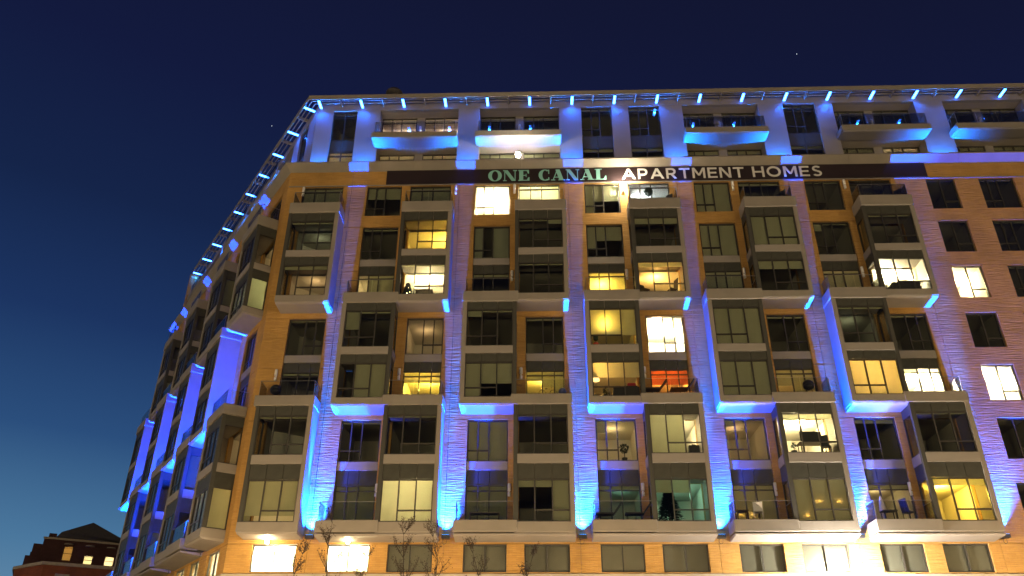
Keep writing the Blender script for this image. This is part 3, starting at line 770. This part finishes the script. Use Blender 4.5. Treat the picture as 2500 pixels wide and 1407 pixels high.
# ------------------------------------------------------------------ things on balconies and behind windows
def thing(name, x, y, z, label, cat, rz=0, group=None, M=I4):
    o = empty(name, M @ Matrix.Translation((x, y, z)) @ Matrix.Rotation(rz, 4, 'Z')); tag(o, label, cat, group); return o
def chair(x, y, z, label, rz=0, mt=WOODD, h=.95):
    o = thing('chair', x, y, z, label, 'chair', rz)
    MB().box(-.23,.23,-.23,.23,.42,.46).build('seat', mt, o); b = MB().prism([(.19,.46),(.23,.46),(.33,h),(.29,h)], -.22, .22).build('backrest', mt, o)
    for sx_ in (-.2, .2):
        for sy_ in (-.2, .2): MB().tube((sx_, sy_, 0), (sx_, sy_, .42), .02, n=5).build('leg', mt, o)
def table(x, y, z, label, w=1.2, d=.6, h=.74, mt=WOODD):
    o = thing('table', x, y, z, label, 'table'); MB().box(-w/2,w/2,-d/2,d/2,h-.04,h).build('tabletop', mt, o)
    for sx_ in (-w/2+.05, w/2-.05):
        for sy_ in (-d/2+.05, d/2-.05): MB().tube((sx_, sy_, 0), (sx_, sy_, h-.04), .025, n=5).build('leg', mt, o)
def plant(x, y, z, label, r=.3, h=.8, pot=BLACK, n=60, ball=False):
    o = thing('potted_plant', x, y, z, label, 'plant')
    MB().lathe([(.10,0),(.15,.22),(.16,.24)], n=10).build('pot', pot, o)
    MB().tube((0,0,.2), (0,0,h-r*.5), .02, n=5).build('stem', BARK, o)
    f = MB()
    for i in range(n):
        v = Vector((rnd.gauss(0,1), rnd.gauss(0,1), rnd.gauss(0,1))).normalized()*r*rnd.uniform(.6 if ball else .2, 1)
        c = Vector((0,0,h))+v; a = Vector((rnd.uniform(-1,1),rnd.uniform(-1,1),rnd.uniform(-1,1))).normalized()*.07; b = a.orthogonal().normalized()*.04
        f.add([c-a, c+b, c+a, c-b], [(0,1,2,3)])
    tag(f.build('foliage', LEAF, o, fix=False), kind='stuff')
def grill(x, y, z, label):
    o = thing('barbecue_grill', x, y, z, label, 'grill')
    MB().lathe([(.06,.45),(.26,.55),(.30,.72)], n=14).build('bowl', BLACK, o, smooth=True)
    MB().lathe([(.30,.73),(.27,.88),(.15,.98),(.03,1.0)], n=14).build('lid', BLACK, o, smooth=True)
    for a in (0, 2.1, 4.2): MB().tube((.25*math.cos(a), .25*math.sin(a), 0), (.12*math.cos(a), .12*math.sin(a), .52), .015, n=5).build('leg', BLACK, o)
def sofa(x, y, z, label, w=1.7, cush=None, h=.78):
    o = thing('sofa', x, y, z, label, 'sofa')
    MB().box(-w/2, w/2, -.4, .4, .1, .42).build('seat', CLOTH, o, bevel=.04)
    MB().box(-w/2, w/2, -.5, -.41, .1, h).build('backrest', CLOTH, o, bevel=.04)
    for s in (-1, 1): MB().box(s*w/2-.09, s*w/2+.09, -.5, .4, .1, .6).build('armrest', CLOTH, o, bevel=.03)
    if cush: MB().box(.1, .55, -.3, -.1, .45, .9).build('cushion', REDC, o, bevel=.06)
def lounger(x, y, z, label, mt=CLOTH):
    o = thing('patio_lounger', x, y, z, label, 'lounger')
    MB().box(-.55,.3,-.28,.28,.34,.40).build('seat', mt, o); MB().prism([(.3,.36),(.36,.34),(.75,.86),(.69,.9)], -.28, .28, axis='y').build('backrest', mt, o)
    for a in (-.45, .25):
        for b in (-.22, .22): MB().tube((a,b,0),(a,b,.34),.018,n=5).build('leg', BLACK, o)
# fir tree in the teal room, and its neighbours
def fir(x, y, z, label, h, r, lights=False):
    o = thing('christmas_tree', x, y, z, label, 'tree'); f = MB(); MB().tube((0,0,0),(0,0,h*.9),.04,.01,n=6).build('trunk', BARK, o)
    for i in range(int(2200*h/2)):
        t_ = rnd.random()**.8; zz = .15+t_*(h-.15); rad = r*(1-t_)*rnd.uniform(.35,1.05)+.02; a = rnd.uniform(0, 6.283)
        c = Vector((rad*math.cos(a), rad*math.sin(a), zz)); d = Vector((math.cos(a), math.sin(a), -.25))*.12; b = Vector((-math.sin(a), math.cos(a), 0))*.05
        f.add([c-d, c+b, c+d, c-b], [(0,1,2,3)])
    tag(f.build('foliage', FIR, o, fix=False), kind='stuff')
    if lights:
        for i in range(16):
            t_ = i/16; rad = r*(1-t_)*.9+.03; a = i*2.4
            MB().blob((rad*math.cos(a), rad*math.sin(a), .15+t_*(h-.2)), .025, 6, 0).build('bulb', WARMBULB, o)
A_ = lambda k: U*k
fir(A_(3)+1.08, -.50, 10.22, 'dark unlit fir tree standing inside the teal lit window', 2.0, .66)
fir(A_(1)+.80, -.65, 22.84, 'small fir tree with white lights in the bright yellow window', 1.0, .25, True)
table(A_(1)+1.75, -.5, 22.84, 'dark low table beside the small lit fir tree', 1.0, .5, .55)
sofa(A_(5)+1.75, -.45, 22.84, 'dark sofa back against the brightest window at right', 1.35, h=.62)
plant(A_(5)+.75, -.6, 22.84, 'bushy plant at the left of the dark sofa in the bright window', .2, .5)
plant(A_(5)+2.65, -.6, 22.84, 'bushy plant at the right of the dark sofa in the bright window', .22, .6)
chair(A_(3)+.75, -.55, 22.84, 'chair at the left of the orange lit window', .5)
chair(A_(3)+2.35, -.55, 22.84, 'chair with jacket at the right of the orange lit window', -1.2, CLOTH, 1.2)
MB_ = thing('office_desk', A_(4)+2.0, -.35, 13.59, 'dark desk carrying a wide screen in the bright cream window', 'desk')
MB().box(-.8,.75,-.3,.3,.70,.74).build('desktop', WOODD, MB_)
for a in (-.72, .67):
    for b in (-.25, .25): MB().tube((a,b,0),(a,b,.7),.025,n=5).build('leg', WOODD, MB_)
q = thing('monitor', A_(4)+1.9, -.4, 14.33, 'wide black screen standing on the desk in the cream window', 'monitor')
MB().box(-.55,.55,-.02,.02,.10,.62).build('screen', BLACK, q); MB().box(-.12,.12,-.08,.08,0,.10).build('stand', BLACK, q)
chair(A_(4)+2.45, -.75, 13.59, 'black chair at the desk in the cream window', 2.6, BLACK)
plant(A_(4)+.85, -.7, 13.59, 'small leafy plant at the left of the cream window', .2, .5)
q = thing('television', A_(3)+2.55, -.8, 13.59, 'dark boxy set on the sill of the white lit pane', 'television'); MB().box(-.27,.27,-.15,.15,0,.5).build('screen', BLACK, q, bevel=.03); MB().box(-.1,.1,-.1,.1,.505,.55).build('stand', BLACK, q)
plant(U*3-.85, .45, 13.60, 'large dark plant seen in silhouette in the second floor flush window', .26, .75, n=160, ball=True)
o = thing('floor_lamp', 4.55+U*2-.0, -.55, 16.67, 'lit floor lamp in the pinkish window above the balcony', 'floor lamp')
MB().lathe([(.14,0),(.14,.03),(.015,.04),(.015,1.15)], n=10).build('stand', WLAMP, o); MB().lathe([(.20,1.12),(.13,1.45)], n=14).build('lamp_shade', emis('lit_lamp_shade', (1,.62,.22), 3.2), o)
sofa(U*2+6.1, -.5, 16.67, 'dark sofa with a red cushion in the pinkish window', 1.2, True, h=.66)
plant(U*2+5.0, -.6, 16.67, 'low red leafed plant at the left of the pinkish window', .22, .45)
o = thing('flower_pot', U*2+4.62, -.95, 19.61, 'red pot with a leafy top in the golden window', 'plant'); MB().lathe([(.13,0),(.16,.2),(.14,.22)], n=12).build('pot', POT, o); MB().lathe([(.02,.22),(.03,.34),(.12,.40),(.14,.62),(.10,.64)], n=8).build('foliage', LEAF, o)
o = thing('pendant_lamp', U*2+5.15, -.75, 20.75, 'glowing pendant lamp behind the blind of the golden window', 'lamp'); MB().lathe([(.05,0),(.12,.03),(.07,.2)], n=12).build('shade', WARMBULB, o); MB().tube((0,0,.2),(0,0,.9),.012,n=4).build('cord', BLACK, o)
for i, (x, z, lb) in enumerate(((U*4+1.55, 11.15, 'candle glow in the middle pane behind the blind, lowest bay'), (U*4+2.5, 11.15, 'candle glow in the right pane behind the blind, lowest bay'), (U*4+.85, 10.45, 'candle glow at the bottom of the left blind, lowest bay'))):
    o = thing('candle', x, -1.02, z, lb, 'candle', group='candles in the lowest bay window'); MB().lathe([(.03,-.12),(.03,0)], n=8).build('wax', WLAMP, o); MB().blob((0,0,.06), .035, 8, 0, 1.6).build('flame', CANDLE, o); point('lamp', I4, (x, -1.0, z+.06), 8, (1,.52,.12), .03, parent=o)
for i, x in enumerate((U*4-2.05, U*4-1.45)):
    o = thing('candle', x, .30, 10.80, 'candle glow in the %s narrow pane over the balcony with the white chair' % ('left', 'right')[i], 'candle', group='candles behind the balcony door'); MB().lathe([(.03,-.12),(.03,0)], n=8).build('wax', WLAMP, o); MB().blob((0,0,.06), .035, 8, 0, 1.6).build('flame', CANDLE, o); point('lamp', I4, (x, .33, 10.86), 7, (1,.52,.12), .03, parent=o)
# balconies
grill(.9, -.8, 16.81-.25, 'dark covered grill at the left of the corner balcony')
grill(U*4+2.15, -.75, 16.81-.15, 'blue lit covered grill on the balcony with one orange pane')
o = thing('round_planter', U*2+2.72, -.95, 16.81, 'round dark planter ball at the right end of the balcony', 'planter'); MB().blob((0,0,.22), .21, 14, .0).build('ball', mat('blue_grey_glaze', (.08,.10,.25), .3), o, smooth=True)
o = thing('bicycle', U*2+1.95, -.75, 16.81, 'small bicycle leaning in front of the yellow balcony pane', 'bicycle')
for sx_ in (-.3, .3):
    w_ = MB(); pts = [(sx_+.19*math.cos(a*math.pi/7), 0, .2+.19*math.sin(a*math.pi/7)) for a in range(15)]
    for p, q in zip(pts[:-1], pts[1:]): w_.tube(p, q, .014, n=4)
    w_.build('wheel', BLACK, o)
w_ = MB()
for p, q in (((-.3,0,.2),(-.1,0,.42)), ((-.1,0,.42),(.22,0,.44)), ((.22,0,.44),(.3,0,.2)), ((-.1,0,.42),(.02,0,.18)), ((.02,0,.18),(.22,0,.44)), ((-.3,0,.2),(.02,0,.18)), ((.22,0,.44),(.19,0,.58))): w_.tube(p, q, .013, n=4)
w_.build('frame', STEEL, o); MB().box(-.16,-.03,-.04,.04,.44,.48).build('saddle', BLACK, o); MB().tube((.19,-.16,.58),(.19,.16,.58),.012,n=4).build('handlebar', BLACK, o)
lounger(U*3+.75, -.75, 16.81, 'dark patio chair at the left of the orange lit balcony'); lounger(U*3+2.2, -.75, 16.81, 'brown patio lounger at the right of the orange lit balcony', WOODD)
lounger(U*2+4.75, -.75, 10.3, 'patio lounger lit blue at the left of the lowest balcony'); lounger(U*2+6.2, -.75, 10.3, 'patio lounger at the right of the lowest balcony below the dark door')
table(U+5.5, -.75, 10.3, 'dark low table on the balcony by the grey blinds', 1.5, .5, .42)
chair(U*3+5.35, -.85, 10.3, 'white patio chair behind glass below two candle lit panes', 2.9, WLAMP, .85)
table(U*3+4.55, -.8, 10.3, 'small dark table beside the white patio chair', .6, .5, .5)
table(U*4+4.9, -.75, 10.3, 'small round topped table on the rightmost low balcony', .7, .5, .5, BLACK)
chair(U*4+5.9, -.7, 10.3, 'dark chair on the rightmost low balcony', 2.0, BLACK, 1.05)
o = thing('patio_umbrella', U*4+4.75, -.5, 10.3, 'folded cream umbrella leaning on the rightmost low balcony', 'umbrella', 0)
MB().lathe([(.02,.0),(.02,.6)], n=6).build('pole', STEEL, o); MB().lathe([(.20,.55),(.16,.75),(.05,1.25),(.01,1.3)], n=8).build('canopy', mat('cream_canvas', (.6,.52,.36), .9), o)
plant(U*3+1.55, -.35, 29.16-.05, 'round topiary ball on a stem before the bluish window', .28, 1.15, n=420, ball=True)
plant(U*3+.62, -.6, 29.0, 'small leafy plant at the left of the bluish window', .18, .5)
chair(U*3+2.6, -.7, 29.0, 'chair at the right end of the bluish window balcony', -.6, BLACK)
chair(U*4+2.55, -.75, 29.1, 'chair in the fourth top balcony from the left bay', -.9, BLACK)
chair(U*5+2.7, -.7, 29.1, 'chair in the rightmost top balcony below the sign end', -.8, BLACK)
o = thing('towel', U*5+3.02, -.55, 16.83, 'white towel hanging over the end railing of the right balcony', 'towel'); MB().prism([(-.4,0),(.4,0),(.32,.80),(-.15,.78)], .02, .05).build('cloth', WHITE, o)

# ------------------------------------------------------------------ vent on the roof
o = thing('roof_vent', 4.77, 3.4, 38.98, 'dark domed vent on the roof near the corner', 'vent'); MB().lathe([(.28,0),(.28,2.9)], n=12).build('stack', SLATE, o)
MB().lathe([(.62,2.9),(.60,3.05),(.42,3.25),(.15,3.36)], n=14).build('cowl', SLATE, o, smooth=True)

# ------------------------------------------------------------------ bare trees in front
def bare_tree(x, y, label, h, seed, spread=.9):
    rg = random.Random(seed); o = thing('bare_tree', x, y, .12, label, 'tree', group='thin bare trees on the pavement')
    tr = MB(); bud = MB(); pts = [Vector((0,0,0))]; n = 9
    for i in range(n): pts.append(Vector((rg.uniform(-.05,.05)*i*.5, rg.uniform(-.05,.05)*i*.5, h*(i+1)/n)))
    for i in range(n): tr.tube(pts[i], pts[i+1], .07*(1-i/n)+.008, .07*(1-(i+1)/n)+.008, n=6, cap=False)
    tr.build('trunk', BARK, o)
    br = MB()
    def grow(p, d, L, r, lvl):
        seg = 3; q = p
        for s in range(seg):
            d = (d+Vector((rg.uniform(-.16,.16), rg.uniform(-.16,.16), rg.uniform(0,.16)))).normalized(); nq = q+d*L/seg
            br.tube(q, nq, r*(1-s/seg*.5), r*(1-(s+1)/seg*.5), n=4, cap=False)
            if lvl < 3:
                for c in range(2 if lvl else 2):
                    dd = (d+Vector((rg.uniform(-1,1), rg.uniform(-1,1), rg.uniform(-.2,.6)))*.9).normalized(); grow(nq, dd, L*.48, r*.5, lvl+1)
            if lvl >= 2 and rg.random() < .28:
                a = Vector((rg.uniform(-1,1), rg.uniform(-1,1), rg.uniform(-1,1))).normalized()*.034; b = a.orthogonal().normalized()*.02; c = nq+a*rg.uniform(.5,4)
                bud.add([c-a, c+b, c+a, c-b], [(0,1,2,3)])
            q = nq
    for i in range(3, n+1):
        for c in range(3):
            a = rg.uniform(0, 6.28); grow(pts[i], Vector((math.cos(a)*.7, math.sin(a)*.7, .9)).normalized(), spread*(1.35-.85*i/n), .016, 1)
    tag(br.build('branches', BARK, o, fix=False), kind='stuff'); tag(bud.build('dry_leaves', BUD, o, fix=False), kind='stuff')
bare_tree(6.75, -9, 'bare street tree with clinging dead leaves before the second lit base window', 8.4, 3, .85)
bare_tree(5.6, -9.1, 'short bare sapling top left of the second lit base window', 7.2, 11, .7)
bare_tree(8.1, -8.8, 'bare sapling top right of the second lit base window', 7.1, 4, .6)
bare_tree(9.9, -9, 'bare twiggy tree before the third base window', 7.9, 8, 1.0)
bare_tree(11.0, -9.2, 'bushy bare tree before the fourth base window', 7.75, 21, 1.0)
bare_tree(12.5, -9, 'faint bare tree right of the fourth base window', 7.2, 33, .8)
bare_tree(14.6, -9, 'thin bare sapling before the fifth base window', 7.0, 41, .7)

# ------------------------------------------------------------------ older brick buildings far left
hx = Vector((-.4994, .8664, 0)); hl = Vector((.8664, .4994, 0))
def BGM(D): 
    m_ = Matrix((hl, hx, Vector((0,0,1)))).transposed().to_4x4(); m_.translation = Vector((14.92, -40.78, 0))+hx*D; return m_
OB = empty('old_brick_building', BGM(115)); tag(OB, 'dark old brick building with a pointed slate gable and three lit windows', 'building')
b = MB()
wins = [(-.55,.35,18.75,20.35),(1.85,2.75,18.5,19.45),(4.2,5.15,18.5,19.55)]
zs = [0, 18.5, 18.75, 19.45, 19.55, 20.35, 21.3]; xs_ = [-3.0,-.55,.35,1.85,2.75,4.2,5.15,7.5]
for i in range(len(xs_)-1):
    for j in range(len(zs)-1):
        mx_, mz_ = (xs_[i]+xs_[i+1])/2, (zs[j]+zs[j+1])/2
        if not any(w[0] < mx_ < w[1] and w[2] < mz_ < w[3] for w in wins): b.box(xs_[i], xs_[i+1], 0, .4, zs[j], zs[j+1])
b.box(-3.0, -2.6, .4, 10, 0, 21.3); b.box(7.1, 7.5, .4, 10, 0, 21.3)
b.box(-4.55, -3.0, .8, 9, 0, 19.1); b.box(-4.1, -3.0, 1.2, 8, 19.1, 19.6)
b.build('wall', OLDB, OB)
MB().box(-2.6, -1.75, .6, 1.6, 21.3, 21.85).build('chimney', OLDB, OB); MB().box(-4.0, -3.05, 1.2, 2.0, 19.6, 20.6).build('chimney', OLDB, OB)
MB().prism([(-1.75, 21.3), (-1.3, 21.95), (1.9, 23.4), (6.2, 21.5), (7.9, 20.9), (7.9, 21.3)], -.35, 9, axis='y').build('roof', SLATE, OB)
MB().box(-3.1, 7.6, -.12, -.004, 21.05, 21.28).build('cornice', CORN, OB)
for i, (a, c, p, q) in enumerate(wins):
    w = MB(); w.box(a, c, .1, .2, (p+q)/2-.03, (p+q)/2+.03)
    f_ = w.build('window', FRAME, OB); piece('pane', GLASS, f_, a, c, .22, .24, p, q)
    rb = MB(); rb.box(a-.3, c+.3, .45, 3, p-.3, q+.3); rb.f = rb.f[:2]+rb.f[3:]
    rb.build('room_interior', ROOM, f_, fix=False)
    point('room_lamp', OB.matrix_basis, ((a+c)/2, 1.2, q-.2), (60, 260, 300)[i], ((1,.5,.12), (1,.8,.4), (1,.8,.45))[i], .1, parent=f_, pm=OB.matrix_basis)
for cx_ in (-.2, 2.2, 4.6):
    MB().lathe([(.55, 0), (.5, .12)], (cx_, -.05, 20.55), 10).build('window_hood', CORN, OB)
NB = empty('red_brick_building', BGM(95)); tag(NB, 'nearer red brick building with a pale flat cornice, cut by the frame', 'building')
MB().prism([(-1.9, 0), (7, 0), (7, 9), (-4.5, 9), (-4.5, 5)], 0, 15.2, axis='z').build('wall', REDB, NB)
MB().prism([(-2.05, -.2), (7.1, -.2), (7.1, 9.2), (-4.7, 9.2), (-4.7, 5.0)], 15.205, 15.5, axis='z').build('cornice', CORN, NB)
f_ = MB().box(-.7, .6, -.06, -.003, 13.2, 14.45).build('window', CORN, NB); MB().box(-.6, .5, -.075, -.062, 13.3, 14.2).build('pane', GLASS, f_)

# ------------------------------------------------------------------ stars
for d, lb in (((-.31, .73, .62), 'tiny star left of the roof corner'), ((.30, .68, .67), 'tiny star high above the right of the roof')):
    v = Vector(d).normalized()*1500; o = MB().blob((0,0,0), .55, 6, 0).build('star', emis('star_glow', (.9,.95,1), 1.6)); o.location = v+Vector((14.92,-40.78,1.6)); tag(o, lb, 'star', 'stars')

# ------------------------------------------------------------------ street lamps
WARM = (1, .77, .43)
def street_lamp(x, y, h, label, power, bulb=WHITEBULB, col=WARM, cap=True):
    o = thing('street_lamp', x, y, .0, label, 'street lamp', group='street lamps')
    MB().lathe([(.16,0),(.16,.3),(.08,.4),(.055,h-.45)], n=10).build('pole', BLACK, o)
    MB().lathe([(.10,h-.42),(.20,h-.28),(.22,h-.12),(.18,h-.02)], n=14).build('globe', bulb, o, smooth=True)
    if cap: MB().lathe([(.24,h),(.20,h+.08),(.04,h+.14)], n=14).build('cap', BLACK, o, smooth=True)
    else: MB().blob((0,0,h-.02), .34, 16, 0).build('globe', bulb, o, smooth=True)
    if power: point('lamp', I4, (x, y+.8 if y > -20 else y+.6, h-.25), power, col, .25, parent=o)
street_lamp(29.5, -2.3, 7.72, 'glaring white street lamp at the bottom edge, right of centre', 7000, col=(1,.93,.82), cap=False)
for i, (x, p_) in enumerate(((-7, 1400), (1.5, 1600), (10, 1300), (19, 1500), (38, 2200), (47, 1800))):
    street_lamp(x, -6.5, 5.0, 'pavement street lamp below the frame, %s from the left' % ORD[i], p_, col=(1,.70,.36))
for i, (x, y, p_) in enumerate(((-38, -40, 20000), (-12, -58, 20500), (14, -60, 17000), (42, -58, 19500), (70, -52, 24000), (-62, 5, 13000))):
    street_lamp(x, y, 11, 'tall street lamp across the road, %s from the left' % ORD[i], p_)
